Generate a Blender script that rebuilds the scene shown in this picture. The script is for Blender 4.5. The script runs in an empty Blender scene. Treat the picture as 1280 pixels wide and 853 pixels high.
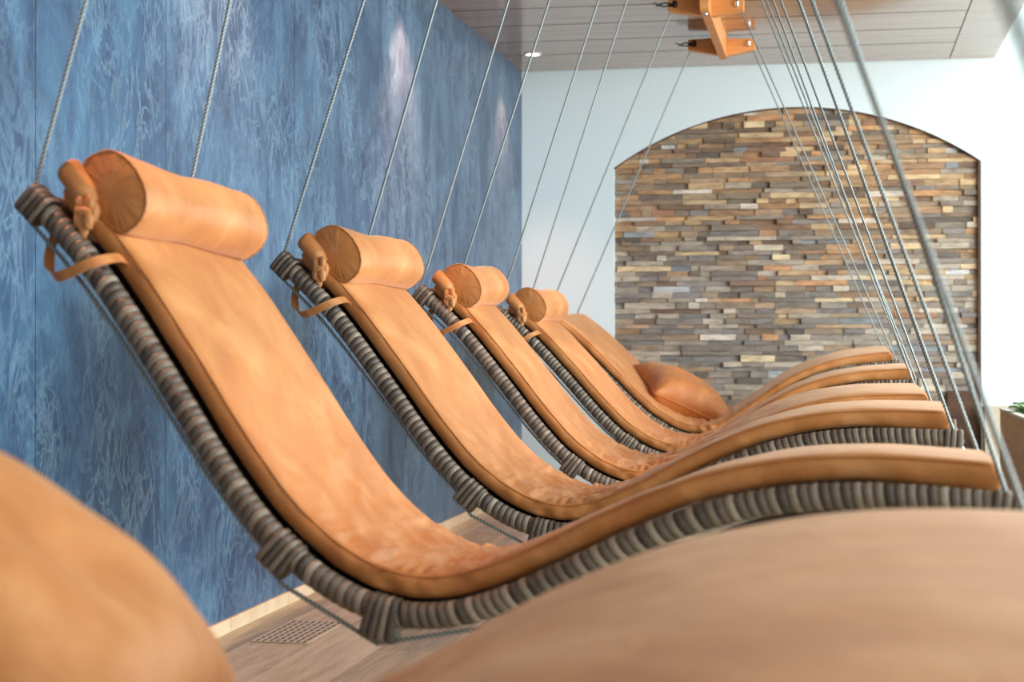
import bpy, bmesh, math, random
from mathutils import Vector, Matrix, Euler, noise
random.seed(7)
PI = math.pi
scene = bpy.context.scene
COL = scene.collection

# ------------------------------------------------------------------ helpers
def mesh_obj(name, verts, faces, mat, parent=None, smooth=True, tone=None, loc=None):
    me = bpy.data.meshes.new(name)
    me.from_pydata([tuple(v) for v in verts], [], faces)
    me.update()
    if tone is not None:
        a = me.attributes.new('tone', 'FLOAT_COLOR', 'POINT')
        flat = []
        for t in tone:
            flat += [t[0], t[1], t[2], 1.0] if isinstance(t, (tuple, list)) else [t, t, t, 1.0]
        a.data.foreach_set('color', flat)
    if smooth:
        me.polygons.foreach_set('use_smooth', [True] * len(me.polygons))
    mats = mat if isinstance(mat, (list, tuple)) else [mat]
    for m in mats:
        me.materials.append(m)
    o = bpy.data.objects.new(name, me)
    COL.objects.link(o)
    if parent is not None:
        o.parent = parent
    if loc is not None:
        o.location = loc
    return o

def empty(name, loc, rot=(0, 0, 0)):
    o = bpy.data.objects.new(name, None)
    o.empty_display_size = .1
    COL.objects.link(o)
    o.location = loc
    o.rotation_euler = rot
    return o

def tag(o, label=None, cat=None, group=None, kind=None):
    if label: o['label'] = label
    if cat: o['category'] = cat
    if group: o['group'] = group
    if kind: o['kind'] = kind
    return o

class MB:
    def __init__(s): s.v = []; s.f = []; s.t = []
    def add(s, vs, fs, t=None):
        b = len(s.v); s.v += [Vector(v) for v in vs]; s.f += [tuple(i + b for i in f) for f in fs]
        s.t += [t] * len(vs)
    def box(s, x0, x1, y0, y1, z0, z1, t=None, M=None, bev=0.0):
        if bev > 0:
            bm = bmesh.new()
            bmesh.ops.create_cube(bm, size=1)
            for v in bm.verts:
                v.co = Vector((x0 + (v.co.x + .5) * (x1 - x0), y0 + (v.co.y + .5) * (y1 - y0), z0 + (v.co.z + .5) * (z1 - z0)))
            bmesh.ops.bevel(bm, geom=bm.edges[:], offset=bev, segments=2, affect='EDGES', profile=.6)
            bm.verts.index_update()
            vs = [v.co.copy() for v in bm.verts]; fs = [[v.index for v in f.verts] for f in bm.faces]
            bm.free()
        else:
            vs = [Vector((x, y, z)) for z in (z0, z1) for y in (y0, y1) for x in (x0, x1)]
            fs = [(0, 2, 3, 1), (4, 5, 7, 6), (0, 1, 5, 4), (2, 6, 7, 3), (0, 4, 6, 2), (1, 3, 7, 5)]
        if M is not None: vs = [M @ v for v in vs]
        s.add(vs, fs, t)
    def prism(s, poly, y0, y1, axis='y', t=None):
        # poly of (x,z), extruded along y
        n = len(poly)
        vs = [Vector((p[0], y0, p[1])) for p in poly] + [Vector((p[0], y1, p[1])) for p in poly]
        fs = [tuple(range(n)), tuple(range(2 * n - 1, n - 1, -1))] + [(i, i + n, (i + 1) % n + n, (i + 1) % n) for i in range(n)]
        s.add(vs, fs, t)
    def tube(s, pts, rad, seg=10, t=None, caps=True):
        pts = [Vector(p) for p in pts]; n = len(pts)
        rads = rad if isinstance(rad, (list, tuple)) else [rad] * n
        ref = Vector((0, 0, 1)); vs = []
        for i, p in enumerate(pts):
            d = (pts[min(i + 1, n - 1)] - pts[max(i - 1, 0)]).normalized()
            if abs(d.dot(ref)) > .95: ref = Vector((1, 0, 0)) if abs(d.x) < .9 else Vector((0, 1, 0))
            a = d.cross(ref).normalized(); b = d.cross(a).normalized(); ref = -b if False else ref
            for k in range(seg):
                an = 2 * PI * k / seg
                vs.append(p + (a * math.cos(an) + b * math.sin(an)) * rads[i])
        fs = [(i * seg + k, i * seg + (k + 1) % seg, (i + 1) * seg + (k + 1) % seg, (i + 1) * seg + k) for i in range(n - 1) for k in range(seg)]
        if caps: fs += [tuple(range(seg))[::-1], tuple(range((n - 1) * seg, n * seg))]
        s.add(vs, fs, t)
    def build(s, name, mat, parent=None, smooth=False, loc=None):
        bm = bmesh.new()
        o = mesh_obj(name, s.v, s.f, mat, parent, smooth, tone=s.t if any(t is not None for t in s.t) else None, loc=loc)
        bm.from_mesh(o.data)
        bmesh.ops.recalc_face_normals(bm, faces=bm.faces)
        bm.to_mesh(o.data); bm.free()
        return o

# ------------------------------------------------------------------ materials
def new_mat(name):
    m = bpy.data.materials.new(name); m.use_nodes = True
    nt = m.node_tree
    return m, nt, nt.nodes['Principled BSDF']
def N(nt, typ, **kw):
    n = nt.nodes.new(typ)
    for k, v in kw.items():
        if k in n.inputs: n.inputs[k].default_value = v
        else: setattr(n, k, v)
    return n
def L(nt, a, ao, b, bi): nt.links.new(a.outputs[ao], b.inputs[bi])
def srgb(r, g, b):
    f = lambda c: (c / 255 / 12.92) if c / 255 <= .04045 else ((c / 255 + .055) / 1.055) ** 2.4
    return (f(r), f(g), f(b), 1)
def ramp(nt, stops):
    r = nt.nodes.new('ShaderNodeValToRGB'); el = r.color_ramp.elements
    el[0].position, el[0].color = stops[0]; el[1].position, el[1].color = stops[-1]
    for p, c in stops[1:-1]:
        e = el.new(p); e.color = c
    return r
def coords(nt, scale=(1, 1, 1), kind='Object', rot=(0, 0, 0)):
    tc = N(nt, 'ShaderNodeTexCoord'); mp = N(nt, 'ShaderNodeMapping')
    mp.inputs['Scale'].default_value = scale; mp.inputs['Rotation'].default_value = rot
    L(nt, tc, kind, mp, 'Vector'); return mp
def plain(name, col, rough=.5, metal=0.0, spec=.5):
    m, nt, b = new_mat(name)
    b.inputs['Base Color'].default_value = col; b.inputs['Roughness'].default_value = rough
    b.inputs['Metallic'].default_value = metal; b.inputs['Specular IOR Level'].default_value = spec
    return m
def bump(nt, b, src, out, strength, dist):
    bp = N(nt, 'ShaderNodeBump'); bp.inputs['Strength'].default_value = strength; bp.inputs['Distance'].default_value = dist
    L(nt, src, out, bp, 'Height'); L(nt, bp, 'Normal', b, 'Normal'); return bp

def fabric_mat(name, c0, c1, c2):
    m, nt, b = new_mat(name)
    mp = coords(nt)
    n1 = N(nt, 'ShaderNodeTexNoise', Scale=7.0, Detail=5.0, Roughness=.55, Distortion=.6); L(nt, mp, 'Vector', n1, 'Vector')
    r = ramp(nt, [(.3, c0), (.52, c1), (.72, c2)]); L(nt, n1, 'Fac', r, 'Fac')
    n2 = N(nt, 'ShaderNodeTexNoise', Scale=900.0, Detail=2.0); L(nt, mp, 'Vector', n2, 'Vector')
    n3 = N(nt, 'ShaderNodeTexNoise', Scale=26.0, Detail=3.0, Distortion=.8); L(nt, mp, 'Vector', n3, 'Vector')
    mx = N(nt, 'ShaderNodeMath', operation='MULTIPLY_ADD'); mx.inputs[1].default_value = .06
    L(nt, n2, 'Fac', mx, 0); L(nt, n3, 'Fac', mx, 2)
    bump(nt, b, mx, 'Value', .35, .006)
    L(nt, r, 'Color', b, 'Base Color')
    b.inputs['Roughness'].default_value = .55
    b.inputs['Specular IOR Level'].default_value = .5
    b.inputs['Sheen Weight'].default_value = .36; b.inputs['Sheen Roughness'].default_value = .4
    b.inputs['Sheen Tint'].default_value = (1, .8, .6, 1)
    return m
M_FAB = fabric_mat('tan_suede', srgb(182, 115, 56), srgb(199, 134, 74), srgb(212, 154, 97))
M_FAB_DK = fabric_mat('tan_suede_piping', srgb(172, 108, 52), srgb(188, 124, 66), srgb(198, 140, 82))
M_PIL = fabric_mat('orange_suede', srgb(182, 106, 45), srgb(196, 120, 56), srgb(208, 138, 74))

def wicker_mat():
    m, nt, b = new_mat('grey_brown_wicker')
    at = N(nt, 'ShaderNodeAttribute', attribute_name='tone')
    mp = coords(nt, (1, 1, 1))
    n = N(nt, 'ShaderNodeTexNoise', Scale=140.0, Detail=3.0); L(nt, mp, 'Vector', n, 'Vector')
    r = ramp(nt, [(0.0, srgb(22, 21, 19)), (.3, srgb(72, 65, 57)), (.7, srgb(134, 124, 109)), (1.0, srgb(182, 174, 157))])
    ad = N(nt, 'ShaderNodeMath', operation='MULTIPLY_ADD'); ad.inputs[1].default_value = .22
    L(nt, n, 'Fac', ad, 0)
    sp = N(nt, 'ShaderNodeSeparateColor'); L(nt, at, 'Color', sp, 'Color'); 
    sb = N(nt, 'ShaderNodeMath', operation='SUBTRACT'); sb.inputs[1].default_value = .11
    L(nt, sp, 'Red', sb, 0); L(nt, sb, 'Value', ad, 2)
    L(nt, ad, 'Value', r, 'Fac'); L(nt, r, 'Color', b, 'Base Color')
    b.inputs['Roughness'].default_value = .5
    return m
M_WICK = wicker_mat()
def webbing_mat():
    m, nt, b = new_mat('woven_webbing')
    mp = coords(nt, (60, 60, 60))
    w = N(nt, 'ShaderNodeTexChecker', Scale=1.0); L(nt, mp, 'Vector', w, 'Vector')
    w.inputs['Color1'].default_value = srgb(96, 84, 72); w.inputs['Color2'].default_value = srgb(58, 48, 41)
    L(nt, w, 'Color', b, 'Base Color'); b.inputs['Roughness'].default_value = .65
    bump(nt, b, w, 'Fac', .5, .004)
    return m
M_WEB = webbing_mat()
def rope_mat():
    m, nt, b = new_mat('steel_rope')
    at = N(nt, 'ShaderNodeAttribute', attribute_name='tone')
    sp = N(nt, 'ShaderNodeSeparateColor'); L(nt, at, 'Color', sp, 'Color')
    r = ramp(nt, [(0, srgb(48, 54, 54)), (.45, srgb(112, 124, 124)), (1, srgb(190, 206, 208))])
    L(nt, sp, 'Red', r, 'Fac'); L(nt, r, 'Color', b, 'Base Color')
    b.inputs['Roughness'].default_value = .42; b.inputs['Metallic'].default_value = .25
    return m
M_ROPE = rope_mat()
M_CHROME = plain('polished_steel', (.75, .77, .79, 1), .16, 1.0)
M_DARKMET = plain('dark_steel', (.05, .05, .05, 1), .4, .8)

def wood_mat(name, c0, c1, c2, axis=1, scale=6, rough=.45):
    m, nt, b = new_mat(name)
    s = [scale * 4] * 3; s[axis] = scale * .5
    mp = coords(nt, s)
    n = N(nt, 'ShaderNodeTexNoise', Scale=1.0, Detail=6.0, Roughness=.6, Distortion=.5); L(nt, mp, 'Vector', n, 'Vector')
    r = ramp(nt, [(.28, c0), (.5, c1), (.75, c2)]); L(nt, n, 'Fac', r, 'Fac'); L(nt, r, 'Color', b, 'Base Color')
    b.inputs['Roughness'].default_value = rough
    bump(nt, b, n, 'Fac', .1, .002)
    return m
M_BRK = wood_mat('orange_beech', srgb(206, 138, 78), srgb(222, 156, 94), srgb(234, 174, 112), 0, 5, .4)
M_PLANTER = wood_mat('planter_oak', srgb(186, 138, 92), srgb(206, 160, 114), srgb(220, 178, 134), 1, 4, .5)
M_DKWOOD = wood_mat('dark_walnut', srgb(62, 40, 26), srgb(84, 56, 38), srgb(104, 72, 50), 0, 4, .5)

def blue_wall_mat():
    m, nt, b = new_mat('blue_marbled_plaster')
    tc = N(nt, 'ShaderNodeTexCoord')
    mp = N(nt, 'ShaderNodeMapping'); mp.inputs['Scale'].default_value = (1, 1, .55); L(nt, tc, 'Object', mp, 'Vector')
    nb = N(nt, 'ShaderNodeTexNoise', Scale=3.4, Detail=7.0, Roughness=.62, Distortion=1.2); L(nt, mp, 'Vector', nb, 'Vector')
    r1 = ramp(nt, [(.34, srgb(32, 66, 102)), (.5, srgb(48, 89, 126)), (.66, srgb(70, 117, 152))]); L(nt, nb, 'Fac', r1, 'Fac')
    def ridge(scale, dist, wid, off):
        a = N(nt, 'ShaderNodeTexNoise', Scale=scale, Detail=3.5, Roughness=.6, Distortion=dist); L(nt, mp, 'Vector', a, 'Vector')
        b1 = N(nt, 'ShaderNodeMath', operation='SUBTRACT'); L(nt, a, 'Fac', b1, 0); b1.inputs[1].default_value = off
        b2 = N(nt, 'ShaderNodeMath', operation='ABSOLUTE'); L(nt, b1, 'Value', b2, 0)
        b3 = N(nt, 'ShaderNodeMapRange'); b3.inputs['From Max'].default_value = wid; b3.inputs['To Min'].default_value = 1; b3.inputs['To Max'].default_value = 0
        L(nt, b2, 'Value', b3, 'Value'); return b3
    ra_, rb_, rc_ = ridge(4.6, 1.4, .035, .5), ridge(8.0, .8, .035, .47), ridge(3.6, 2.2, .03, .57)
    m1 = N(nt, 'ShaderNodeMath', operation='MAXIMUM'); L(nt, ra_, 'Result', m1, 0); L(nt, rb_, 'Result', m1, 1)
    m2 = N(nt, 'ShaderNodeMath', operation='MAXIMUM'); L(nt, m1, 'Value', m2, 0); L(nt, rc_, 'Result', m2, 1)
    nm = N(nt, 'ShaderNodeTexNoise', Scale=3.0, Detail=4.0); L(nt, mp, 'Vector', nm, 'Vector')
    rm = ramp(nt, [(.36, (.08, .08, .08, 1)), (.6, (.62, .62, .62, 1))]); L(nt, nm, 'Fac', rm, 'Fac')
    mm = N(nt, 'ShaderNodeMath', operation='MULTIPLY'); L(nt, m2, 'Value', mm, 0); L(nt, rm, 'Color', mm, 1)
    mx = N(nt, 'ShaderNodeMix', data_type='RGBA'); L(nt, mm, 'Value', mx, 'Factor'); L(nt, r1, 'Color', mx, 6); mx.inputs[7].default_value = srgb(108, 146, 172)
    # fine speckle
    nf = N(nt, 'ShaderNodeTexNoise', Scale=30.0, Detail=6.0, Roughness=.72, Distortion=1.6); L(nt, mp, 'Vector', nf, 'Vector')
    rf = ramp(nt, [(.34, (.70, .74, .79, 1)), (.52, (.98, .98, .98, 1)), (.70, (1.3, 1.26, 1.2, 1))]); L(nt, nf, 'Fac', rf, 'Fac')
    mu = N(nt, 'ShaderNodeMix', data_type='RGBA', blend_type='MULTIPLY'); mu.inputs['Factor'].default_value = 1.0
    L(nt, mx, 2, mu, 6); L(nt, rf, 'Color', mu, 7)
    # uneven light painted into the colour, greyer towards the far end of the room
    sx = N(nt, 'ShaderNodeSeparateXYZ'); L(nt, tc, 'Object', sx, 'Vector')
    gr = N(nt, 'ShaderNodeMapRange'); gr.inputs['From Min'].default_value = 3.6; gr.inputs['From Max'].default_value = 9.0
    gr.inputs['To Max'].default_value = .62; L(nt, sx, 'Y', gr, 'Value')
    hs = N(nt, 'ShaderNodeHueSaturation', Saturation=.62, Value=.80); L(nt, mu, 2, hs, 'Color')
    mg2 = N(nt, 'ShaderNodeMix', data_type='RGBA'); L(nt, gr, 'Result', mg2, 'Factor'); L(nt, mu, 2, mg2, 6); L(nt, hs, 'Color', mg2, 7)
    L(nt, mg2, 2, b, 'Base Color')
    ro = N(nt, 'ShaderNodeMapRange'); ro.inputs['To Min'].default_value = .34; ro.inputs['To Max'].default_value = .54
    L(nt, nf, 'Fac', ro, 'Value'); L(nt, ro, 'Result', b, 'Roughness')
    b.inputs['Specular IOR Level'].default_value = .4
    bump(nt, b, nf, 'Fac', .25, .004)
    return m
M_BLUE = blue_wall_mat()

def plaster_mat(name, col, rough=.7):
    m, nt, b = new_mat(name)
    mp = coords(nt)
    n = N(nt, 'ShaderNodeTexNoise', Scale=60.0, Detail=4.0); L(nt, mp, 'Vector', n, 'Vector')
    b.inputs['Base Color'].default_value = col; b.inputs['Roughness'].default_value = rough
    bump(nt, b, n, 'Fac', .08, .002)
    return m
M_WHITE = plaster_mat('white_plaster', srgb(220, 239, 244))
M_BEIGE = plaster_mat('warm_beige_plaster', srgb(198, 186, 168))

def floor_mat():
    m, nt, b = new_mat('wood_look_tile')
    tc = N(nt, 'ShaderNodeTexCoord')
    mp = N(nt, 'ShaderNodeMapping'); mp.inputs['Rotation'].default_value = (0, 0, PI / 2); mp.inputs['Location'].default_value = (0.0, 0.0, 0)
    L(nt, tc, 'Object', mp, 'Vector')
    br = N(nt, 'ShaderNodeTexBrick', Scale=1.0)
    br.offset = .33; br.inputs['Brick Width'].default_value = 1.29; br.inputs['Row Height'].default_value = .215
    br.inputs['Mortar Size'].default_value = .0022; br.inputs['Mortar Smooth'].default_value = .1; br.inputs['Bias'].default_value = 0
    br.inputs['Color1'].default_value = (.3, .3, .3, 1); br.inputs['Color2'].default_value = (.7, .7, .7, 1); br.inputs['Mortar'].default_value = (0, 0, 0, 1)
    L(nt, mp, 'Vector', br, 'Vector')
    mg = N(nt, 'ShaderNodeMapping'); mg.inputs['Scale'].default_value = (16, 1.6, 1); L(nt, tc, 'Object', mg, 'Vector')
    n = N(nt, 'ShaderNodeTexNoise', Scale=1.3, Detail=8.0, Roughness=.62, Distortion=.7); L(nt, mg, 'Vector', n, 'Vector')
    ad = N(nt, 'ShaderNodeMix', data_type='RGBA', blend_type='OVERLAY'); ad.inputs['Factor'].default_value = .8
    L(nt, n, 'Fac', ad, 6); L(nt, br, 'Color', ad, 7)
    r = ramp(nt, [(.22, srgb(122, 108, 84)), (.45, srgb(164, 148, 118)), (.72, srgb(198, 184, 154))]); L(nt, ad, 2, r, 'Fac')
    mx = N(nt, 'ShaderNodeMix', data_type='RGBA'); L(nt, br, 'Fac', mx, 'Factor'); L(nt, r, 'Color', mx, 6); mx.inputs[7].default_value = srgb(205, 186, 160)
    L(nt, mx, 2, b, 'Base Color'); b.inputs['Roughness'].default_value = .32
    bump(nt, b, n, 'Fac', .06, .002)
    return m
M_FLOOR = floor_mat()
def ceil_mat():
    m, nt, b = new_mat('satin_ceiling_wood')
    mp = coords(nt, (1.2, 14, 6))
    n = N(nt, 'ShaderNodeTexNoise', Scale=1.0, Detail=7.0, Roughness=.6, Distortion=.4); L(nt, mp, 'Vector', n, 'Vector')
    r = ramp(nt, [(.3, srgb(158, 124, 100)), (.5, srgb(172, 138, 112)), (.72, srgb(184, 151, 125))]); L(nt, n, 'Fac', r, 'Fac')
    L(nt, r, 'Color', b, 'Base Color'); b.inputs['Roughness'].default_value = .13; b.inputs['Specular IOR Level'].default_value = 1.0
    return m
M_CEIL = ceil_mat()
def stone_mat():
    m, nt, b = new_mat('split_stone_strips')
    at = N(nt, 'ShaderNodeAttribute', attribute_name='tone')
    mp = coords(nt, (5, 5, 22))
    n = N(nt, 'ShaderNodeTexNoise', Scale=2.6, Detail=7.0, Roughness=.65); L(nt, mp, 'Vector', n, 'Vector')
    rr = ramp(nt, [(.28, (.5, .48, .46, 1)), (.52, (1, 1, 1, 1)), (.76, (1.4, 1.37, 1.32, 1))]); L(nt, n, 'Fac', rr, 'Fac')
    mu = N(nt, 'ShaderNodeMix', data_type='RGBA', blend_type='MULTIPLY'); mu.inputs['Factor'].default_value = 1.0
    L(nt, at, 'Color', mu, 6); L(nt, rr, 'Color', mu, 7)
    L(nt, mu, 2, b, 'Base Color'); b.inputs['Roughness'].default_value = .75
    bump(nt, b, n, 'Fac', .4, .006)
    return m
M_STONE = stone_mat()
def tile_mat():
    m, nt, b = new_mat('cream_skirting_tile')
    mp = coords(nt, (9, 9, 9)); n = N(nt, 'ShaderNodeTexNoise', Scale=1.0, Detail=5.0); L(nt, mp, 'Vector', n, 'Vector')
    r = ramp(nt, [(.3, srgb(214, 192, 156)), (.7, srgb(232, 214, 184))]); L(nt, n, 'Fac', r, 'Fac'); L(nt, r, 'Color', b, 'Base Color')
    b.inputs['Roughness'].default_value = .4
    return m
M_SKIRT = tile_mat()
M_GROUT = plain('grout', srgb(126, 112, 92), .8)
M_GRILLE = plain('vent_metal', srgb(196, 178, 156), .4, .3)
M_VOID = plain('vent_shadow', (.012, .011, .01, 1), .9)
m, nt, b = new_mat('lamp_lens'); b.inputs['Emission Color'].default_value = (1, .93, .84, 1); b.inputs['Emission Strength'].default_value = 12.0
M_LENS = m
M_RING = plain('white_ring', (.8, .8, .78, 1), .35)
def leaf_mat():
    m, nt, b = new_mat('green_leaf')
    mp = coords(nt, (30, 30, 30)); n = N(nt, 'ShaderNodeTexNoise', Scale=1.0, Detail=3.0); L(nt, mp, 'Vector', n, 'Vector')
    r = ramp(nt, [(.3, srgb(78, 122, 62)), (.7, srgb(136, 172, 104))]); L(nt, n, 'Fac', r, 'Fac'); L(nt, r, 'Color', b, 'Base Color'); b.inputs['Roughness'].default_value = .4
    return m
M_LEAF = leaf_mat()
M_SOIL = plain('soil', srgb(70, 52, 38), .95)

# ------------------------------------------------------------------ room dimensions
H = .95            # eye height
F = 2150.0
TH = math.atan(410 / F)
WX = -1.99         # blue wall plane
YB = 10.77         # back wall plane
CZ = 2.687         # wooden ceiling
CX = .92           # right edge of the wooden ceiling
XR = 5.2           # far right side
YF = -2.6          # behind the camera
CZ2 = 3.05

# floor
mb = MB(); mb.box(WX - .1, XR, YF, YB + .3, -.1, 0)
fl = mb.build('floor', M_FLOOR); tag(fl, kind='structure')
# origin so the plank joints fall where they lie in the room: joints at x = -1.635 + k*.215
fl.data.transform(Matrix.Translation((1.635, 0, 0))); fl.location = (-1.635, 0, 0)

# blue wall, tall panels with thin joints, as one wall
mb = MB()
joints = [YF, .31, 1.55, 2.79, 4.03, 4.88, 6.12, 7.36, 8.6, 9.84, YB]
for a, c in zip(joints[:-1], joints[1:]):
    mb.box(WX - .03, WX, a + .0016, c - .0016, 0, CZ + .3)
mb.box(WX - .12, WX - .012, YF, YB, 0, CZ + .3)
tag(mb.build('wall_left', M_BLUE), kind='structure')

# skirting of cream tiles along the blue wall
mb = MB(); y = 5.41 - .6 * 14
while y < YB:
    mb.box(WX, WX + .014, max(y, YF) + .0012, min(y + .6, YB) - .0012, 0, .046, bev=.002)
    y += .6
mb.box(WX, WX + .010, YF, YB, 0, .044)
tag(mb.build('baseboard_left', M_SKIRT), kind='structure')

# back wall with an arched niche
NX0, NX1 = -1.40, .84
ZS, ZA = H + 1.115, H + 1.47          # spring and crown of the arch
def arch_z(x):
    hw = (NX1 - NX0) / 2; rise = ZA - ZS
    R = (hw * hw + rise * rise) / (2 * rise)
    xc = (NX0 + NX1) / 2
    return ZA - R + math.sqrt(max(R * R - (x - xc) ** 2, 0))
NSEG = 48
xs = [NX0 + (NX1 - NX0) * i / NSEG for i in range(NSEG + 1)]
DEP = .07
mb = MB()
def quadprism(mb, x0, x1, za0, za1, zb0, zb1, y0, y1):
    vs = [(x0, y0, za0), (x1, y0, za1), (x1, y0, zb1), (x0, y0, zb0), (x0, y1, za0), (x1, y1, za1), (x1, y1, zb1), (x0, y1, zb0)]
    mb.add(vs, [(0, 1, 2, 3), (7, 6, 5, 4), (0, 4, 5, 1), (3, 2, 6, 7), (0, 3, 7, 4), (1, 5, 6, 2)])
TOPZ = CZ2 + .1
mb.box(WX - .1, NX0, YB, YB + DEP, 0, TOPZ)
mb.box(NX1, XR, YB, YB + DEP, 0, TOPZ)
for i in range(NSEG):
    quadprism(mb, xs[i], xs[i + 1], arch_z(xs[i]), arch_z(xs[i + 1]), TOPZ, TOPZ, YB, YB + DEP)
mb.box(WX - .1, XR, YB + DEP, YB + DEP + .1, 0, TOPZ)
tag(mb.build('wall_back', M_WHITE), kind='structure')

# dark-wood right jamb; the dark strip along the arch is a painted shadow gap
mb = MB()
for i in range(NSEG):
    quadprism(mb, xs[i], xs[i + 1], arch_z(xs[i]) - .006, arch_z(xs[i + 1]) - .006, arch_z(xs[i]) + .0, arch_z(xs[i + 1]) + .0, YB + .004, YB + DEP)
mb.box(NX1 - .016, NX1, YB + .004, YB + DEP, 0, ZS)
tag(mb.build('trim_1', M_DKWOOD), kind='structure')

# ledger stone / timber strips in the niche: each strip really stands proud by its own amount
PAL_T = [srgb(*c) for c in [(140,104,72),(160,124,86),(118,84,60),(178,146,104),(96,74,58),(150,128,100),(196,166,122),(132,110,88),(110,96,82),(170,128,84),(206,180,138),(124,118,108)]]
PAL_B = [srgb(*c) for c in [(138,128,116),(154,144,128),(118,108,98),(168,158,142),(102,92,84),(146,126,104),(192,182,164),(128,122,118),(112,108,108),(164,134,104),(186,176,158),(120,116,116)]]
SPEC = [srgb(*c) for c in [(64,58,58),(82,60,52),(206,150,98),(212,204,190),(122,134,144),(190,196,200),(150,100,70),(226,206,164)]]
mb = MB(); z = .02
rnd = random.Random(21)
while z < ZA - .005:
    h = rnd.choice([.026, .030, .033, .037, .041])
    x = NX0 - rnd.random() * .2
    while x < NX1:
        w = rnd.choice([.07, .10, .13, .17, .21, .26, .31]) * rnd.uniform(.8, 1.15)
        xa, xb = max(x, NX0 - .02), min(x + w, NX1 + .02)
        if xb - xa > .012 and z < max(arch_z(min(max(xa, NX0), NX1)), arch_z(min(max(xb, NX0), NX1)), arch_z(min(max((xa + xb) / 2, NX0), NX1))) + .02:
            f = min(max((z - .9) / 1.2, 0), 1)  # strips get paler and greyer downward: daylight painted into their tones
            if rnd.random() < .085: c = rnd.choice(SPEC)
            else: c = rnd.choice(PAL_T if rnd.random() < f else PAL_B)
            k = rnd.uniform(1.02, 1.42); g = .28; mc = (.300, .250, .186) if f > .5 else (.300, .272, .232)
            c = tuple((c[q] * (1 - g) + mc[q] * g) * k for q in range(3))
            d = rnd.uniform(.004, .034)
            zt = z + h - .002
            # keep the strip's top corners behind the arch
            mb.box(xa, xb - .002, YB + DEP - d - .012, YB + DEP + .01, z, zt, t=c)
        x += w
    z += h
cl = mb.build('wall_niche', M_STONE); tag(cl, kind='structure')

# dark wooden post end at the foot of the niche, on its right
mb = MB(); mb.box(NX1 - .20, NX1 - .017, YB - .002, YB + DEP - .002, 0, H - .28, bev=.004)
tag(mb.build('trim_2', M_DKWOOD), kind='structure')
# low beige plinth along the back wall to the right of the niche
mb = MB(); mb.box(NX1 + .012, XR, YB - .12, YB + .001, 0, H - .37, bev=.004)
tag(mb.build('trim_3', M_BEIGE), kind='structure')

# wooden ceiling: boards across the room, a border board along its right edge
mb = MB(); edges = [YB]
for v in (10.16, 9.70, 9.21, 8.74): edges.append(v)
while edges[-1] > YF: edges.append(edges[-1] - .475)
for a, c in zip(edges[1:], edges[:-1]):
    mb.box(WX, .65, a + .007, c - .007, CZ, CZ + .02)
mb.box(.656, CX, YF, YB, CZ, CZ + .3)
mb.box(WX, .66, YF, YB, CZ + .016, CZ + .3)
ce = mb.build('ceiling', [M_CEIL, M_VOID]); tag(ce, kind='structure')
for pl in ce.data.polygons:          # the grooves between the boards are dark
    if abs(pl.center.z - (CZ + .016)) < .0005 or (abs(pl.normal.y) > .9 and pl.center.z < CZ + .02 and pl.center.x < .6): pl.material_index = 1
mb = MB(); mb.box(CX, XR, YF, YB, CZ2, CZ2 + .1)
tag(mb.build('ceiling_upper', M_WHITE), kind='structure')
# wall behind the camera
mb = MB(); mb.box(WX - .1, XR, YF - .1, YF, 0, CZ2 + .1)
tag(mb.build('wall_front', M_BEIGE), kind='structure')
# right wall with tall window openings
mb = MB()
mb.box(XR, XR + .12, YF, YB + .1, 0, .12); mb.box(XR, XR + .12, YF, YB + .1, 2.9, CZ2 + .1)
for yy in (YF, -.4, 1.8, 4.0, 6.2, 8.4, 10.6):
    mb.box(XR, XR + .12, yy, yy + .14, .12, 2.9)
tag(mb.build('wall_right', M_WHITE), kind='structure')

# ------------------------------------------------------------------ lounger profile (x along, z up), measured along the side rail
PR = [(-.835,.567),(-.778,.511),(-.725,.453),(-.675,.391),(-.628,.326),(-.582,.26),(-.537,.194),(-.493,.128),(-.446,.063),(-.396,.001),(-.34,-.054),(-.277,-.101),(-.208,-.135),(-.134,-.153),(-.059,-.151),(.016,-.132),(.089,-.102),(.162,-.068),(.234,-.033),(.307,-.001),(.381,.025),(.458,.043),(.537,.054),(.617,.058),(.696,.056),(.776,.051),(.856,.043)]
PR = [Vector(p) for p in PR]
OX, OZ = -.10, -.155      # lowest point of the rail: origin of the lounger
def _cr(t):
    n = len(PR) - 1; t = min(max(t, 0), n - 1e-6); i = int(t); f = t - i
    p1, p2 = PR[i], PR[i + 1]
    p0 = PR[i - 1] if i > 0 else 2 * p1 - p2; p3 = PR[i + 2] if i + 2 <= n else 2 * p2 - p1
    return .5 * ((2 * p1) + (p2 - p0) * f + (2 * p0 - 5 * p1 + 4 * p2 - p3) * f * f + (3 * p1 - p0 - 3 * p2 + p3) * f ** 3)
LEN = 2.08
_tab = []; _acc = 0; _prev = _cr(0); 
for i in range(521):
    q = _cr(i * 26 / 520); _acc += (q - _prev).length; _prev = q; _tab.append((_acc, q))
LEN = _tab[-1][0]
def P(s):
    if s <= 0:
        d = (_tab[5][1] - _tab[0][1]).normalized(); return _tab[0][1] + d * s
    if s >= LEN:
        d = (_tab[-1][1] - _tab[-6][1]).normalized(); return _tab[-1][1] + d * (s - LEN)
    lo, hi = 0, 520
    while hi - lo > 1:
        mid = (lo + hi) // 2
        if _tab[mid][0] < s: lo = mid
        else: hi = mid
    f = (s - _tab[lo][0]) / max(_tab[hi][0] - _tab[lo][0], 1e-9)
    return _tab[lo][1].lerp(_tab[hi][1], f)
def T(s): return (P(s + .012) - P(s - .012)).normalized()
def pt(s, y, h):
    p = P(s); t = T(s)
    return Vector((p.x - t.y * h - OX, y, p.y + t.x * h - OZ))

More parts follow.
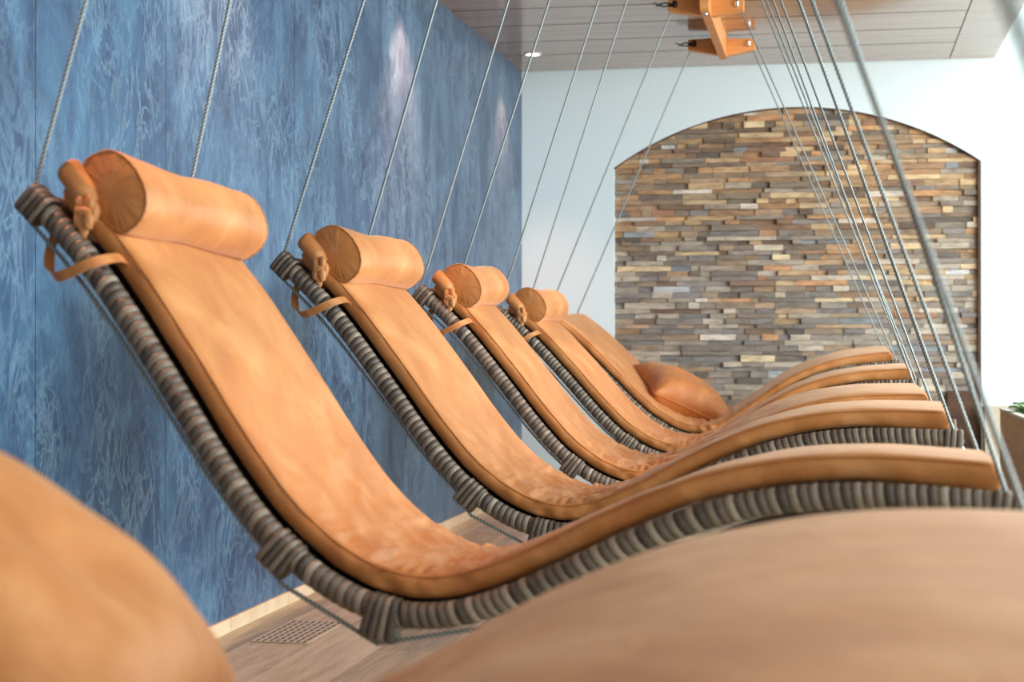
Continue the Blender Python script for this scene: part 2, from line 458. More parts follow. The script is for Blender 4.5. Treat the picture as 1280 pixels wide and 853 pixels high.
# ---- wicker-wrapped rail
def rail_mesh(name, parent, y0):
    vs, fs, tn = [], [], []; SEG = 14; step = .0165; rings = []
    r0 = random.Random(5); n = int(LEN / step)
    for i in range(n):
        a = i * LEN / n; st = LEN / n
        tone = r0.choice([.5, .58, .66, .72, .8]) if i % 2 else r0.choice([.3, .38, .45, .6])
        rings += [(a, .0190, .04), (a + st * .1, .0222, tone), (a + st * .5, .0232, tone + .05), (a + st * .9, .0222, tone)]
    rings.append((LEN, .019, .04))
    for s, r, t in rings:
        for k in range(SEG):
            an = 2 * PI * k / SEG
            vs.append(pt(s + .006 * math.cos(an + .8), r * math.cos(an), r * math.sin(an))); tn.append(t)
    m = len(rings)
    fs = [(i * SEG + k, i * SEG + (k + 1) % SEG, (i + 1) * SEG + (k + 1) % SEG, (i + 1) * SEG + k) for i in range(m - 1) for k in range(SEG)]
    fs += [tuple(range(SEG))[::-1], tuple(range((m - 1) * SEG, m * SEG))]
    return mesh_obj(name, vs, fs, M_WICK, parent, True, tn, loc=(0, y0, 0))

def block_mesh(name, parent, y0, s0, s1, hy, h0, h1, wraps=4):
    vs, fs, tn = [], [], []; SEG = 20; rings = []; r0 = random.Random(int(s0 * 1000))
    st = (s1 - s0) / wraps
    rings.append((s0, .72, .1))
    for i in range(wraps):
        a = s0 + i * st; t = r0.choice([.35, .45, .6, .7])
        rings += [(a + st * .04, .93, .08), (a + st * .16, 1.0, t), (a + st * .5, 1.03, t + .05), (a + st * .84, 1.0, t), (a + st * .96, .93, .08)]
    rings.append((s1, .72, .1))
    hc, hh = (h0 + h1) / 2, (h1 - h0) / 2
    for s, q, t in rings:
        for k in range(SEG):
            an = 2 * PI * k / SEG; c, sn = math.cos(an), math.sin(an)
            e = .55
            vs.append(pt(s, hy * q * math.copysign(abs(c) ** e, c), hc + hh * q * math.copysign(abs(sn) ** e, sn))); tn.append(t)
    m = len(rings)
    fs = [(i * SEG + k, i * SEG + (k + 1) % SEG, (i + 1) * SEG + (k + 1) % SEG, (i + 1) * SEG + k) for i in range(m - 1) for k in range(SEG)]
    fs += [tuple(range(SEG))[::-1], tuple(range((m - 1) * SEG, m * SEG))]
    return mesh_obj(name, vs, fs, M_WICK, parent, True, tn, loc=(0, y0, 0))

def crossbar(parent, s, h, w):
    vs, fs, tn = [], [], []; SEG = 12; r0 = random.Random(int(s * 100)); n = int(w / .0165)
    c = pt(s, 0, h); rings = []
    for i in range(n):
        a = i * w / n; st = w / n; t = r0.choice([.35, .5, .65])
        rings += [(a, .017, .04), (a + st * .12, .0195, t), (a + st * .88, .0195, t)]
    for y, r, t in rings:
        for k in range(SEG):
            an = 2 * PI * k / SEG
            vs.append(Vector((c.x + r * math.cos(an), y, c.z + r * math.sin(an)))); tn.append(t)
    m = len(rings)
    fs = [(i * SEG + k, i * SEG + (k + 1) % SEG, (i + 1) * SEG + (k + 1) % SEG, (i + 1) * SEG + k) for i in range(m - 1) for k in range(SEG)]
    return mesh_obj('crossbar', vs, fs, M_WICK, parent, True, tn)

def webbing(parent, w):
    vs, fs = [], []; n = 90; ys = [.014, .03, w * .5, w - .03, w - .014]
    for side in (0, 1):
        for i in range(n + 1):
            s = .03 + (LEN - .06) * i / n
            u = min(max((s - 1.25) / .25, 0), 1); sag = -.004 - .042 * u * u * (3 - 2 * u)
            e = min(max((LEN - .05 - s) / .1, 0), 1); sag = -.004 + (sag + .004) * e
            for y in ys: vs.append(pt(s, y, sag - (.010 if side else 0)))
    k = len(ys); off = (n + 1) * k
    for i in range(n):
        for j in range(k - 1):
            a = i * k + j
            fs.append((a, a + 1, a + k + 1, a + k)); b2 = a + off; fs.append((b2, b2 + k, b2 + k + 1, b2 + 1))
        for j in (0, k - 1):
            a = i * k + j; fs.append((a, a + k, a + k + off, a + off) if j == 0 else (a, a + off, a + k + off, a + k))
    return mesh_obj('woven_webbing', vs, fs, M_WEB, parent, True)

# ---- cushion pad
def cushion(parent, w, seed):
    y0, y1 = .02, w - .02
    ns = 340; s0, s1 = .030, LEN - .028
    # section: (fraction across or edge angle)
    TH_ = .044; hb = .024; er = .023
    sec = []
    nt_ = 44
    for i in range(nt_ + 1):          # top, near -> far
        f = i / nt_; sec.append(('t', f))
    for i in range(1, 6): sec.append(('f', i / 6))
    for i in range(9): sec.append(('b', 1 - i / 8))
    for i in range(1, 6): sec.append(('n', i / 6))
    ksec = len(sec); vs, fs = [], []
    sv = 1.03
    for i in range(ns + 1):
        s = s0 + (s1 - s0) * i / ns
        # end rounding
        e = min(s - s0, s1 - s); en = 1 - max(0, 1 - e / .02) ** 2 * .75
        g = math.exp(-((s - sv) / .17) ** 2); g2 = math.exp(-((s - sv) / .40) ** 2)
        for kind, f in sec:
            if kind == 't':
                y = y0 + er + (y1 - y0 - 2 * er) * f
                crown = (1 - abs(2 * f - 1) ** 3.0) * .012
                h = hb + TH_ + crown * .6
                nz = noise.noise(Vector((s * 3.1 + seed, y * 3.4, 1.7))) * .0050
                nz += noise.noise(Vector((s * 9 + seed, y * 5 + 4, 5.1))) * .0022
                # creases across the seat bend, bunching near the edges
                q = noise.noise(Vector((s * 24 + seed, y * 4.0, 9.3))); edge = .35 + 1.1 * (abs(2 * f - 1) ** 4)
                nz += (.45 - abs(q) * 2.4) * .024 * g * edge
                q2 = noise.noise(Vector((s * 10 + y * 5 + seed, y * 9, 3.3))); nz += (.4 - abs(q2) * 1.8) * .013 * g2
                h += nz * (1 - abs(2 * f - 1) ** 10 * .6)
            elif kind in 'fn':
                a = f * PI
                if kind == 'n': a = PI - a
                wob = noise.noise(Vector((s * 16 + seed, 2.2 if kind == 'f' else 7.7, f * 2))) * .0035 + (g * .012 + .003) * noise.noise(Vector((s * 23, seed, f * 2.5)))
                out = (er + .002 + wob) * math.sin(a) ** .6
                y = (y1 - er + out) if kind == 'f' else (y0 + er - out)
                h = hb + TH_ / 2 + (TH_ / 2) * math.cos(a)
            else:
                y = y0 + er + (y1 - y0 - 2 * er) * f; h = hb
            mid = hb + TH_ / 2
            h = mid + (h - mid) * en
            if h < mid: h -= .012 * max(0, (s - (s1 - .22)) / .22)
            vs.append(pt(s, y, h))
    fs = [(i * ksec + k, (i + 1) * ksec + k, (i + 1) * ksec + (k + 1) % ksec, i * ksec + (k + 1) % ksec) for i in range(ns) for k in range(ksec)]
    fs += [tuple(range(ksec)), tuple(range(ns * ksec, (ns + 1) * ksec))[::-1]]
    c = mesh_obj('cushion_pad', vs, fs, M_FAB, parent, True)
    # seam piping along both long edges
    for yy in (y0 + .0015, y1 - .0015):
        mb = MB()
        mb.tube([pt(s0 + .015 + (s1 - s0 - .03) * i / 160, yy + (.001 * noise.noise(Vector((i * .3, yy, seed)))), hb + TH_ - .006) for i in range(161)], .0016, 6)
        mb.build('seam_piping', M_FAB_DK, c, True)
    return c

# ---- bolster headrest with counterweight roll, knot and tie strap
def bolster(parent, w, seed):
    yb0, yb1 = .022, w - .045
    sC, hC = .094, .100
    c = P(sC); t = T(sC); n = Vector((-t.y, t.x))
    cx, cz = c.x - OX + n.x * hC, c.y - OZ + n.y * hC
    ra = -.22; t, n = t * math.cos(ra) + n * math.sin(ra), n * math.cos(ra) - t * math.sin(ra)
    SEG = 64; NR = 50; vs, fs = [], []
    for i in range(NR + 1):
        f = i / NR; y = yb0 + (yb1 - yb0) * f
        dip = .10 * math.exp(-((f - .42) / .2) ** 2)
        rim = min(f, 1 - f) * NR
        for k in range(SEG):
            a = 2 * PI * k / SEG
            q = (1 - dip) * (1 + .03 * noise.noise(Vector((math.cos(a) * 1.5, math.sin(a) * 1.5, f * 4 + seed))))
            if rim < 1: q *= .97
            if rim < 4: q *= 1 + .012 * math.sin(a * 26 + seed) * (1 - rim / 4)
            far = f * f * (3 - 2 * f)
            A, B, C = .080 - .006 * far, .068 + .008 * far, .032
            ca, sa = math.cos(a), math.sin(a)
            du = A * math.copysign(abs(ca) ** .85, ca) * q
            dv = (B if sa > 0 else C) * math.copysign(abs(sa) ** .85, sa) * q
            vs.append(Vector((cx + t.x * du + n.x * dv, y, cz + t.y * du + n.y * dv)))
    fs = [(i * SEG + k, (i + 1) * SEG + k, (i + 1) * SEG + (k + 1) % SEG, i * SEG + (k + 1) % SEG) for i in range(NR) for k in range(SEG)]
    b = mesh_obj('head_bolster', vs, fs, M_FAB, parent, True)
    for end in (0, 1):
        base = vs[:SEG] if end == 0 else vs[NR * SEG:]
        y = yb0 if end == 0 else yb1; sg = -1 if end == 0 else 1
        cc = sum(base, Vector()) / SEG; ev, ef = [], []
        NRR = 9
        for j in range(NRR):
            q = 1 - j / NRR
            for k in range(SEG):
                p = cc + (base[k] - cc) * q
                puck = math.sin(k * 2 * PI / SEG * 19 + math.sin(k * .9) * 1.5) * .0017 * q * q
                p.y = y + sg * (.010 * (1 - q * q) + puck * min(1, j))
                ev.append(p)
        ev.append(Vector((cc.x, y + sg * .010, cc.z)))
        for j in range(NRR - 1):
            for k in range(SEG): ef.append((j * SEG + k, j * SEG + (k + 1) % SEG, (j + 1) * SEG + (k + 1) % SEG, (j + 1) * SEG + k))
        for k in range(SEG): ef.append(((NRR - 1) * SEG + k, (NRR - 1) * SEG + (k + 1) % SEG, len(ev) - 1))
        if end: ef = [tuple(reversed(f)) for f in ef]
        mesh_obj('end_cap', ev, ef, M_FAB, b, True)
        mb = MB(); mb.tube([base[k % SEG] + Vector((0, 0, 0)) for k in range(SEG + 1)], .0024, 6, caps=False)
        mb.build('seam_piping', M_FAB_DK, b, True)
    # rolled end of the headrest cover, gathered beside the bolster's near end
    vs, fs = [], []; SEG = 26; NR = 22
    for i in range(NR + 1):
        f = i / NR; sp = .006 + .084 * f; e = min(f * NR, 2) / 2
        r = (.0245 if e >= 1 else .0245 * (.86 + .14 * e)) * (1 - .35 * max(0, f - .75) / .25)
        for k in range(SEG):
            a = 2 * PI * k / SEG
            rr = r * (1 + .07 * noise.noise(Vector((math.cos(a) * 2.2, math.sin(a) * 2.2, f * 1.5 + seed))) + .04 * math.sin(a * 7) * max(0, f - .6) / .4)
            vs.append(pt(sp, .020 + rr * 1.15 * math.cos(a), .078 + rr * math.sin(a) - .012 * f))
    fs = [(i * SEG + k, i * SEG + (k + 1) % SEG, (i + 1) * SEG + (k + 1) % SEG, (i + 1) * SEG + k) for i in range(NR) for k in range(SEG)]
    fs += [tuple(range(SEG))[::-1], tuple(range(NR * SEG, (NR + 1) * SEG))]
    mesh_obj('headrest_roll', vs, fs, M_FAB, parent, True)
    # gathered knot of cloth between roll and bolster, at the near end
    mb = MB(); kc = pt(.096, .006, .056)
    def lump(c, r, sc, sd):
        vs, fs = [], []; a, bb = 12, 18
        for i in range(a + 1):
            th = PI * i / a
            for k in range(bb):
                ph = 2 * PI * k / bb
                d = Vector((math.sin(th) * math.cos(ph), math.sin(th) * math.sin(ph), math.cos(th)))
                rr = r * (1 + .22 * noise.noise(d * 2.3 + Vector((sd, 0, 0))))
                vs.append(c + Vector((d.x * sc[0], d.y * sc[1], d.z * sc[2])) * rr)
        for i in range(a):
            for k in range(bb): fs.append((i * bb + k, (i + 1) * bb + k, (i + 1) * bb + (k + 1) % bb, i * bb + (k + 1) % bb))
        mb.add(vs, fs)
    for dx, dy, dz, r, sc, sd in ((0, .004, 0, .020, (1, .9, 1.15), 1), (-.010, -.010, .010, .0125, (.8, .7, 1.3), 4), (.008, -.012, .012, .012, (.7, .7, 1.5), 8), (-.012, -.010, -.014, .0125, (.8, .7, 1.5), 14), (.006, -.014, -.018, .012, (.9, .7, 1.5), 17), (.014, -.006, -.004, .011, (.7, .8, 1.6), 23), (-.002, -.018, -.002, .0105, (1.5, .6, .8), 31), (-.004, -.010, -.034, .010, (.9, .6, 1.6), 40)):
        lump(kc + Vector((dx, dy, dz)), r, sc, sd)
    mb.build('tie_knot', M_FAB, parent, True)
    # ribbon looping from the pad's edge round the rail
    path = [(.205, .030, .046), (.195, .006, .046), (.187, -.022, .026), (.180, -.033, .004), (.172, -.034, -.024), (.162, -.030, -.046), (.150, -.018, -.060), (.136, -.006, -.066), (.118, .006, -.066), (.098, .016, -.056), (.082, .022, -.040), (.074, .026, -.024)]
    vs, fs = [], []
    pts = [pt(*p) for p in path]
    fine = []
    for i in range(len(pts) - 1):
        p1, p2 = pts[i], pts[i + 1]; p0 = pts[i - 1] if i else p1; p3 = pts[i + 2] if i + 2 < len(pts) else p2
        for j in range(5):
            f = j / 5
            fine.append(.5 * (2 * p1 + (p2 - p0) * f + (2 * p0 - 5 * p1 + 4 * p2 - p3) * f * f + (3 * p1 - p0 - 3 * p2 + p3) * f ** 3))
    fine.append(pts[-1])
    ts = T(.17); wdir = Vector((ts.x, 0, ts.y))
    for i, p in enumerate(fine):
        d = (fine[min(i + 1, len(fine) - 1)] - fine[max(i - 1, 0)]).normalized()
        wd = (wdir - d * wdir.dot(d)).normalized(); nn = d.cross(wd)
        hw = .0095
        for a, bq in ((-1, -1), (1, -1), (1, 1), (-1, 1)): vs.append(p + wd * hw * a + nn * .0014 * bq)
    m = len(fine)
    fs = [(i * 4 + k, i * 4 + (k + 1) % 4, (i + 1) * 4 + (k + 1) % 4, (i + 1) * 4 + k) for i in range(m - 1) for k in range(4)] + [(3, 2, 1, 0), tuple(range(m * 4 - 4, m * 4))]
    o = mesh_obj('tie_strap', vs, fs, M_FAB, parent, False)
    return b

W1, W2 = .64, 1.14
S_B1, S_B2 = .79, .995
def build_lounger(name, w, head, seed):
    root = empty(name, (0, 0, 0))
    for y in (0, w):
        rail_mesh('side_rail', root, y)
        block_mesh('rope_guide', root, y, -.004, .046, .0275, -.034, .0275, 4)
        block_mesh('rope_guide', root, y, S_B1 - .028, S_B1 + .028, .0262, -.046, .0248, 4)
        block_mesh('rope_guide', root, y, S_B2 - .028, S_B2 + .028, .0262, -.052, .0248, 4)
        block_mesh('rope_guide', root, y, LEN - .04, LEN + .004, .027, -.040, .0255, 3)
    crossbar(root, .012, -.004, w); crossbar(root, LEN - .012, -.004, w); crossbar(root, S_B2, -.03, w)
    webbing(root, w)
    cushion(root, w, seed)
    if head: bolster(root, w, seed)
    return root

def tree_copy(o, parent=None):
    c = o.copy(); COL.objects.link(c); c.parent = parent
    for ch in list(o.children): tree_copy(ch, c)
    return c

def rope_mesh(path, parent, fine):
    # three-strand twisted rope: trefoil section turning along the path
    pts = [Vector(p) for p in path]; vs, fs, tn = [], [], []
    SEG = 10; R = .0042; lay = .0095
    out = []
    for a, b2 in zip(pts[:-1], pts[1:]):
        n = max(1, int((b2 - a).length / fine))
        for j in range(n): out.append(a.lerp(b2, j / n))
    out.append(pts[-1]); acc = 0
    ref = Vector((0, 1, 0))
    for i, p in enumerate(out):
        if i: acc += (p - out[i - 1]).length
        d = (out[min(i + 1, len(out) - 1)] - out[max(i - 1, 0)]).normalized()
        a = d.cross(ref).normalized(); b2 = d.cross(a)
        for k in range(SEG):
            an = 2 * PI * k / SEG
            lob = .5 + .5 * math.cos(3 * (an - 2 * PI * acc / (lay * 3)))
            r = R * (.74 + .3 * lob)
            vs.append(p + (a * math.cos(an) + b2 * math.sin(an)) * r); tn.append(max(0.0, lob ** .8))
    m = len(out)
    fs = [(i * SEG + k, i * SEG + (k + 1) % SEG, (i + 1) * SEG + (k + 1) % SEG, (i + 1) * SEG + k) for i in range(m - 1) for k in range(SEG)]
    return mesh_obj('suspension_rope', vs, fs, M_ROPE, parent, True, tn)

# poses measured in the room, as rail-plane position (x, y, z rel. eye), yaw, pitch, roll
POSE = [
    ((-.572, .84, -.346), (0.0, -.061, 0.0), W2),
    ((-.584, 2.798, -.299), (-.042, -.002, -.041), W1),
    ((-.570, 4.242, -.308), (-.039, -.044, -.004), W1),
    ((-.535, 5.713, -.328), (.030, -.065, .030), W1),
    ((-.528, 7.130, -.313), (-.006, -.128, .013), W1),
    ((-.550, 8.548, -.294), (.015, -.180, .025), W2),
]
LAB = [
    'wide hanging lounger closest to the camera, its blurred tan pad filling the lower right',
    'hanging lounger with the largest tan bolster, directly behind the cropped foreground lounger',
    'hanging lounger with tan bolster and tie strap, second of the four with bolsters',
    'hanging lounger with tan bolster, third of the four with bolsters from the front',
    'hanging lounger with the smallest bolster, just in front of the one holding a pillow',
    'farthest hanging lounger, orange pad without bolster, square pillow lying on it',
]
AX = [(-.80, -.466), (-.99, -.39), (-.945, -.385), (-.924, -.397), (-.906, -.406), (-.80, -.50)]
AXF = {(1, 0): (-.991, -.372), (1, 1): (-1.06, -.42), (2, 0): (-.937, -.402), (2, 1): (-.958, -.367)}
AZ = H + 1.63
proto_n = build_lounger('hanging_lounger', W1, True, 3.0)
proto_w = build_lounger('hanging_lounger', W2, False, 11.0)
loungers = []
bracket_info = []
for i, (p, (yaw, pit, rol), w) in enumerate(POSE):
    first = {1: proto_n, 0: proto_w}.get(i)
    if first is None: root = tree_copy(proto_n if w == W1 else proto_w)
    else: root = first
    R = Euler((rol, pit, yaw), 'XYZ').to_matrix()
    # local origin sits at (OX, 0, OZ) in the measured profile frame
    root.location = Vector(p) + Vector((0, 0, H)) + R @ Vector((OX, 0, OZ))
    root.rotation_euler = (rol, pit, yaw)
    tag(root, LAB[i], 'lounger', 'loungers hanging on ropes in a row')
    loungers.append(root)
bpy.context.view_layer.update()
for i, root in enumerate(loungers):
    w = POSE[i][2]; Mi = root.matrix_world.inverted(); Mw = root.matrix_world
    ys = []
    for j, y in enumerate((0, w)):
        hp = Mw @ pt(.02, y, -.03); sF, hF = (LEN - .045, -.03) if i == 0 else (LEN + .014, -.058)
        fp = Mw @ pt(sF, y, hF)
        ah, af = AXF.get((i, j), AX[i])
        ya = (hp.y + fp.y) / 2
        ys.append((hp.y, fp.y, ah, af))
        path = [Mi @ Vector((ah, hp.y, AZ + .07)), pt(.02, y, -.034)] + [pt(q / 10, y, -.036 + .008 * q / 7) for q in (1.2, 2, 3, 4, 5, 6, 7)] + [pt(S_B1 - .03, y, -.028), pt(S_B1 + .03, y, -.050), pt(S_B2, y, -.058), pt(sF, y, hF), Mi @ Vector((af, fp.y, AZ + .07))]
        rope_mesh(path, root, .0021 if i in (1, 2, 3) else .0032)
        # chrome clamp where the rope leaves the foot end
        up = (path[-1] - path[-2]).normalized()
        mb = MB(); q = path[-2] + up * .012
        mb.tube([q + up * t for t in (0, .006, .010, .016, .022, .028, .034, .038, .046)], [.007, .010, .0105, .0085, .011, .011, .0085, .0095, .006], 14)
        mb.build('rope_clamp', M_CHROME, root, True)
    bracket_info.append((ys, w))

# ------------------------------------------------------------------ beech hangers on the ceiling
for i, (ys, w) in enumerate(bracket_info):
    yn = (ys[0][0] + ys[0][1]) / 2; yf = (ys[1][0] + ys[1][1]) / 2
    xc = -.645
    zb, zt = AZ - .01, CZ
    root = empty('rope_hanger', (xc, (yn + yf) / 2, CZ))
    tag(root, ['beech rope hanger fixed to the ceiling above the foreground lounger', 'beech rope hanger above the nearest bolster lounger', 'beech rope hanger above the second bolster lounger', 'beech rope hanger above the third bolster lounger', 'beech rope hanger above the fourth bolster lounger', 'orange beech rope hanger with cross arms on the ceiling above the farthest lounger'][i], 'ceiling hanger', 'beech hangers on the ceiling')
    o = Vector((xc, (yn + yf) / 2, CZ))
    y0, y1 = yn - .20, yf + .07
    # centre beam: side profile with a raised nose, extruded across x
    prof = [(y0, zt), (y0, zb + .015), (y0 + .02, zb), (y1, zb - .012), (y1, zt)]
    vs = [Vector((sx * .021, yy, zz)) + Vector((xc, 0, 0)) - o for sx in (-1, 1) for yy, zz in prof]; n = len(prof)
    mb = MB(); mb.add(vs, [tuple(range(n)), tuple(range(2 * n - 1, n - 1, -1))] + [(k, k + n, (k + 1) % n + n, (k + 1) % n) for k in range(n)])
    bo = mb.build('centre_beam', M_BRK, root)
    for yy in (y0 + .10, y1 - .03):
        mb = MB()
        c = Vector((xc, yy, zb - .004)) - o
        mb.tube([c + Vector((0, 0, t)) for t in (.012, 0, -.004, -.007)], [.011, .011, .009, .004], 12)
        mb.build('bolt', M_CHROME, bo, True)
    for j, (hy, fy, ah, af) in enumerate(ys):
        for side, (xt, yy) in enumerate(((ah, hy), (af, fy))):
            sg = -1 if side == 0 else 1
            xe = xt + sg * .035; xr = xc + sg * .0205
            ya0 = yy - .028; ya1 = yy + .028
            zt_ = CZ - .022
            # arm: flat top, underside rising to the tip
            prof = [(xr, zb - .004 if j else zb + .004), (xe, zb + .028), (xe, zt_ - .008), (xr, zt_)]
            vs = [Vector((x, y_, z_)) - o for y_ in (ya0, ya1) for x, z_ in prof]
            mb = MB(); mb.add(vs, [(0, 1, 2, 3), (7, 6, 5, 4)] + [(k, k + 4, (k + 1) % 4 + 4, (k + 1) % 4) for k in range(4)])
            a = mb.build('cross_arm', M_BRK, root)
            bv = a.modifiers.new('bev', 'BEVEL'); bv.width = .003; bv.segments = 2
            c = Vector((xt, yy - .03, zb + .05)) - o
            mb = MB()
            mb.tube([c + Vector((0, 0, t)) for t in (-.006, 0, .004, .012, .018, .026, .030)], [.008, .013, .014, .010, .013, .011, .004], 14)
            if side == 0:
                mb.tube([c + Vector((-.01, 0, .010)), c + Vector((-.05, -.03, .014)), c + Vector((-.085, -.05, -.006))], [.004, .004, .003], 8)
                mb.tube([c + Vector((-.01, 0, .004)), c + Vector((-.06, -.01, .0)), c + Vector((-.10, -.05, .010))], [.004, .004, .003], 8)
            mb.build('rope_clamp', M_CHROME if side else M_DARKMET, a, True)

# ------------------------------------------------------------------ square pillows
def pillow_mesh(name, size, thick, seed):
    n = 44; vs, fs = [], []
    def P_(u, v, sg):
        x = size / 2 * u * (1 - .11 * (1 - v * v) * abs(u) ** 1.5); y = size / 2 * v * (1 - .11 * (1 - u * u) * abs(v) ** 1.5)
        e = max((1 - u ** 4) * (1 - v ** 4), 0)
        h = thick / 2 * (e ** .55) * (1 - .12 * (u * u + v * v))
        rim = 1 - e
        h += sg * 0
        wr = noise.noise(Vector((u * 2.2 + seed, v * 2.2, sg * 2))) * .010 + (.4 - abs(noise.noise(Vector((u * 4 + seed, v * 4, sg * 3 + 5)))) * 2) * .007 * rim
        h += wr * min(1, e * 3)
        return Vector((x, y, sg * h))
    idx = {}
    for sg in (1, -1):
        for i in range(n + 1):
            for j in range(n + 1):
                bd = i in (0, n) or j in (0, n)
                key = (i, j, 0 if bd else sg)
                if key not in idx:
                    idx[key] = len(vs); vs.append(P_(2 * i / n - 1, 2 * j / n - 1, sg))
        for i in range(n):
            for j in range(n):
                g = lambda a, b2: idx[(a, b2, 0 if (a in (0, n) or b2 in (0, n)) else sg)]
                q = (g(i, j), g(i + 1, j), g(i + 1, j + 1), g(i, j + 1))
                fs.append(q if sg > 0 else q[::-1])
    o = mesh_obj(name, vs, fs, M_PIL, None, True)
    per = [(i, 0) for i in range(n)] + [(n, j) for j in range(n)] + [(n - i, n) for i in range(n)] + [(0, n - j) for j in range(n + 1)]
    mb = MB(); mb.tube([vs[idx[(a, b2, 0)]] for a, b2 in per], .0035, 6, caps=False)
    mb.build('seam_piping', M_PIL, o, True)
    return o
def place_pillow(o, root, s, y, h, spin, tiltx=0, tilty=0):
    t = T(s); n = Vector((-t.y, 0, t.x)); tx = Vector((t.x, 0, t.y)); yy = Vector((0, 1, 0))
    Rm = Matrix((tx, yy, n)).transposed()
    M = root.matrix_world @ (Matrix.Translation(pt(s, y, h)) @ Rm.to_4x4() @ Euler((tiltx, tilty, spin)).to_matrix().to_4x4())
    o.matrix_world = M
pa = pillow_mesh('throw_pillow', .50, .25, 2.0)
tag(pa, 'plump orange square pillow lying on the farthest lounger before the stone niche', 'pillow', 'square pillows on the wide loungers')
place_pillow(pa, loungers[5], .80, .50, .135, .42, .05, -.04)
pb = tree_copy(pa)
tag(pb, 'large out-of-focus tan pillow at the lower left corner, on the foreground lounger', 'pillow', 'square pillows on the wide loungers')
for sl in pb.material_slots: sl.link = 'OBJECT'; sl.material = M_FAB
place_pillow(pb, loungers[0], .80, .62, .20, .2, 0, 0)

# ------------------------------------------------------------------ floor vents
def vent(x0, x1, y0, y1, label):
    root = empty('floor_vent', ((x0 + x1) / 2, (y0 + y1) / 2, 0)); o = Vector(root.location)
    tag(root, label, 'vent', 'slotted vents in the floor')
    mb = MB(); mb.box(x0 - o.x, x1 - o.x, y0 - o.y, y1 - o.y, .0002, .0012); mb.build('vent_opening', M_VOID, root)
    mb = MB()
    n = 8
    for k in range(n + 1):
        xx = x0 + (x1 - x0) * k / n - o.x; mb.box(xx - .0055, xx + .0055, y0 - o.y, y1 - o.y, .0008, .004)
    for k in range(9):
        yy = y0 + (y1 - y0) * k / 8 - o.y; mb.box(x0 - o.x, x1 - o.x, yy - .004, yy + .004, .0008, .0036)
    mb.build('vent_grille', M_GRILLE, root)
vent(-1.845, -1.665, 5.24, 5.66, 'slotted floor vent beside the blue wall, in the lower left foreground')
vent(-1.845, -1.665, 8.45, 8.87, 'small distant floor vent seen between the first and second bolster loungers')

# ------------------------------------------------------------------ recessed downlights along the blue wall
DLY = [10.1, 7.7, 5.3, 2.9, .5]
proto = None
for i, yy in enumerate(DLY):
    x = WX + .19
    if proto is None:
        root = empty('ceiling_downlight', (x, yy, CZ))
        mb = MB(); ring = []
        for k in range(33):
            a = 2 * PI * k / 32; ring.append(Vector((.045 * math.cos(a), .045 * math.sin(a), -.002)))
        mb.tube(ring, .007, 8, caps=False); mb.build('trim_ring', M_RING, root, True)
        vs = [Vector((.041 * math.cos(2 * PI * k / 32), .041 * math.sin(2 * PI * k / 32), -.003)) for k in range(32)]
        vs += [v + Vector((0, 0, .006)) for v in vs]
        mesh_obj('lens', vs, [tuple(range(32))[::-1], tuple(range(32, 64))] + [(k, (k + 1) % 32, (k + 1) % 32 + 32, k + 32) for k in range(32)], M_LENS, root, False)
        proto = root
    else:
        root = tree_copy(proto); root.location = (x, yy, CZ)
    tag(root, 'small glowing recessed downlight in the wooden ceiling near the blue wall' if i == 0 else ['', 'recessed downlight above the third and fourth bolster loungers', 'recessed downlight above the second and third bolster loungers', 'recessed downlight above the nearest bolster lounger', 'recessed downlight above the head of the foreground lounger'][i], 'downlight', 'downlights along the blue wall')
    li = bpy.data.lights.new('downlight_beam', 'SPOT'); li.energy = 60 if i == 0 else 130; li.color = (1, .43, .26); li.spot_size = math.radians(80); li.spot_blend = .8; li.shadow_soft_size = .03
    lo = bpy.data.objects.new('downlight_beam', li); COL.objects.link(lo); lo.location = (x, yy, CZ - .02); lo.rotation_euler = (0, math.radians(2), 0)

# ------------------------------------------------------------------ planter at the right edge
root = empty('wooden_planter', (1.1, 8.3, 0))
tag(root, 'low wooden planter box at the right edge of the picture', 'planter')
px0, px1, py0, py1, pz = .825 - 1.1, .45, 7.2 - 8.3, 9.35 - 8.3, H - .345
mb = MB(); mb.box(px0, px0 + .03, py0, py1, 0, pz, bev=.003); mb.box(px1 - .03, px1, py0, py1, 0, pz, bev=.003)
mb.box(px0 + .03, px1 - .03, py0, py0 + .03, 0, pz, bev=.003); mb.box(px0 + .03, px1 - .03, py1 - .03, py1, 0, pz, bev=.003)
mb.build('planter_box', M_PLANTER, root)
mb = MB(); mb.box(px0 - .004, px0 + .034, py0, py1, pz, pz + .012); mb.box(px1 - .034, px1 + .004, py0, py1, pz, pz + .012)
mb.box(px0 + .034, px1 - .034, py0, py0 + .034, pz, pz + .012); mb.box(px0 + .034, px1 - .034, py1 - .034, py1, pz, pz + .012)
mb.build('rim', plain('pale_rim', srgb(214, 210, 198), .5), root)
mb = MB(); mb.box(px0 + .03, px1 - .03, py0 + .03, py1 - .03, .3, pz - .03); mb.build('soil', M_SOIL, root)
rnd = random.Random(4)
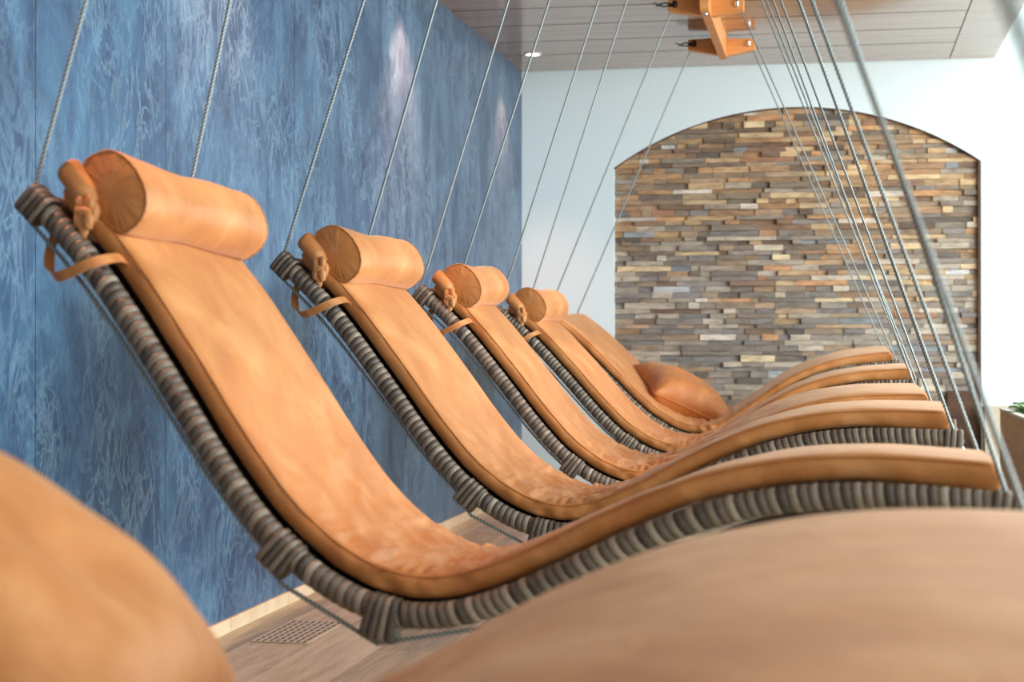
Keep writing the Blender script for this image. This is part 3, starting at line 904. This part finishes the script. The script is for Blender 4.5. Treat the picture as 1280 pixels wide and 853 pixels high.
for k in range(4):
    cx, cy = .955 + .03 * (k % 2), (7.55, 8.2, 8.78, 9.18)[k]
    pr = empty('potted_greenery', (cx, cy, pz - .03))
    tag(pr, ['broad-leaved green plant nearest the camera in the planter', 'low green leafy plant in the middle of the planter', 'green leafy plant peeking in at the right edge above the planter rim', 'green plant at the far end of the planter'][k], 'plant', 'green plants in the planter')
    mb = MB()
    for q in range(26):
        a = rnd.uniform(0, 2 * PI); ln = rnd.uniform(.09, .17); up = rnd.uniform(.25, .9); wv = rnd.uniform(.018, .032)
        d = Vector((math.cos(a), math.sin(a), 0)); sd = Vector((-d.y, d.x, 0)); rows = []
        for j in range(7):
            f = j / 6; c = d * (.01 + ln * f * (1 - .2 * up)) + Vector((0, 0, .0 + ln * up * (f * 1.3 - .75 * f * f)))
            ww = wv * math.sin(PI * min(.06 + f * .94, 1)) ** .8
            rows += [c - sd * ww + Vector((0, 0, .006)), c, c + sd * ww + Vector((0, 0, .006))]
        mb.add(rows, [(j * 3 + m, j * 3 + m + 1, j * 3 + m + 4, j * 3 + m + 3) for j in range(6) for m in (0, 1)])
    mb.build('leaves', M_LEAF, pr, True)

# ------------------------------------------------------------------ light
w = bpy.data.worlds.new('World'); scene.world = w; w.use_nodes = True
bg = w.node_tree.nodes['Background']; bg.inputs['Color'].default_value = (.92, .96, 1.0, 1); bg.inputs['Strength'].default_value = 1.2
def area(name, loc, target, sx, sy, e, col):
    li = bpy.data.lights.new(name, 'AREA'); li.shape = 'RECTANGLE'; li.size = sx; li.size_y = sy; li.energy = e; li.color = col
    o = bpy.data.objects.new(name, li); COL.objects.link(o); o.location = loc
    o.rotation_euler = (Vector(target) - Vector(loc)).to_track_quat('-Z', 'Y').to_euler(); return o
area('window_daylight', (4.9, 5.0, 1.7), (-2, 5.4, .9), 9.5, 2.3, 470, (.95, .98, 1.0))
area('ceiling_bounce_fill', (3.1, 6.0, 3.0), (.6, 6.2, 0), 2.4, 9.0, 300, (1.0, .98, .95))  # added fill, imitating bounce off the higher white ceiling at right
area('back_wall_fill', (1.7, 8.6, 2.98), (-1.2, 10.77, 1.4), 1.2, 1.2, 34, (.96, .99, 1.0))  # unseen lamp added to brighten the back wall
area('front_fill', (-.3, 0.2, 2.62), (-.6, 3.0, .4), 2.0, 2.0, 12, (1, .93, .85))  # added warm fill from the camera end, not a fixture of the room

# ------------------------------------------------------------------ camera
cam = bpy.data.cameras.new('camera'); co = bpy.data.objects.new('camera', cam); COL.objects.link(co)
co.location = (0, 0, H); co.rotation_euler = (PI / 2 + math.atan(4.5 / F), 0, TH)
cam.sensor_width = 36; cam.lens = F * 36 / 1280; cam.clip_start = .05
cam.dof.use_dof = True; cam.dof.focus_distance = 5.4; cam.dof.aperture_fstop = 4.6
scene.camera = co
scene.view_settings.view_transform = 'Standard'
scene.view_settings.look = 'None'
scene.view_settings.exposure = 0.17
scene.cycles.use_denoising = True
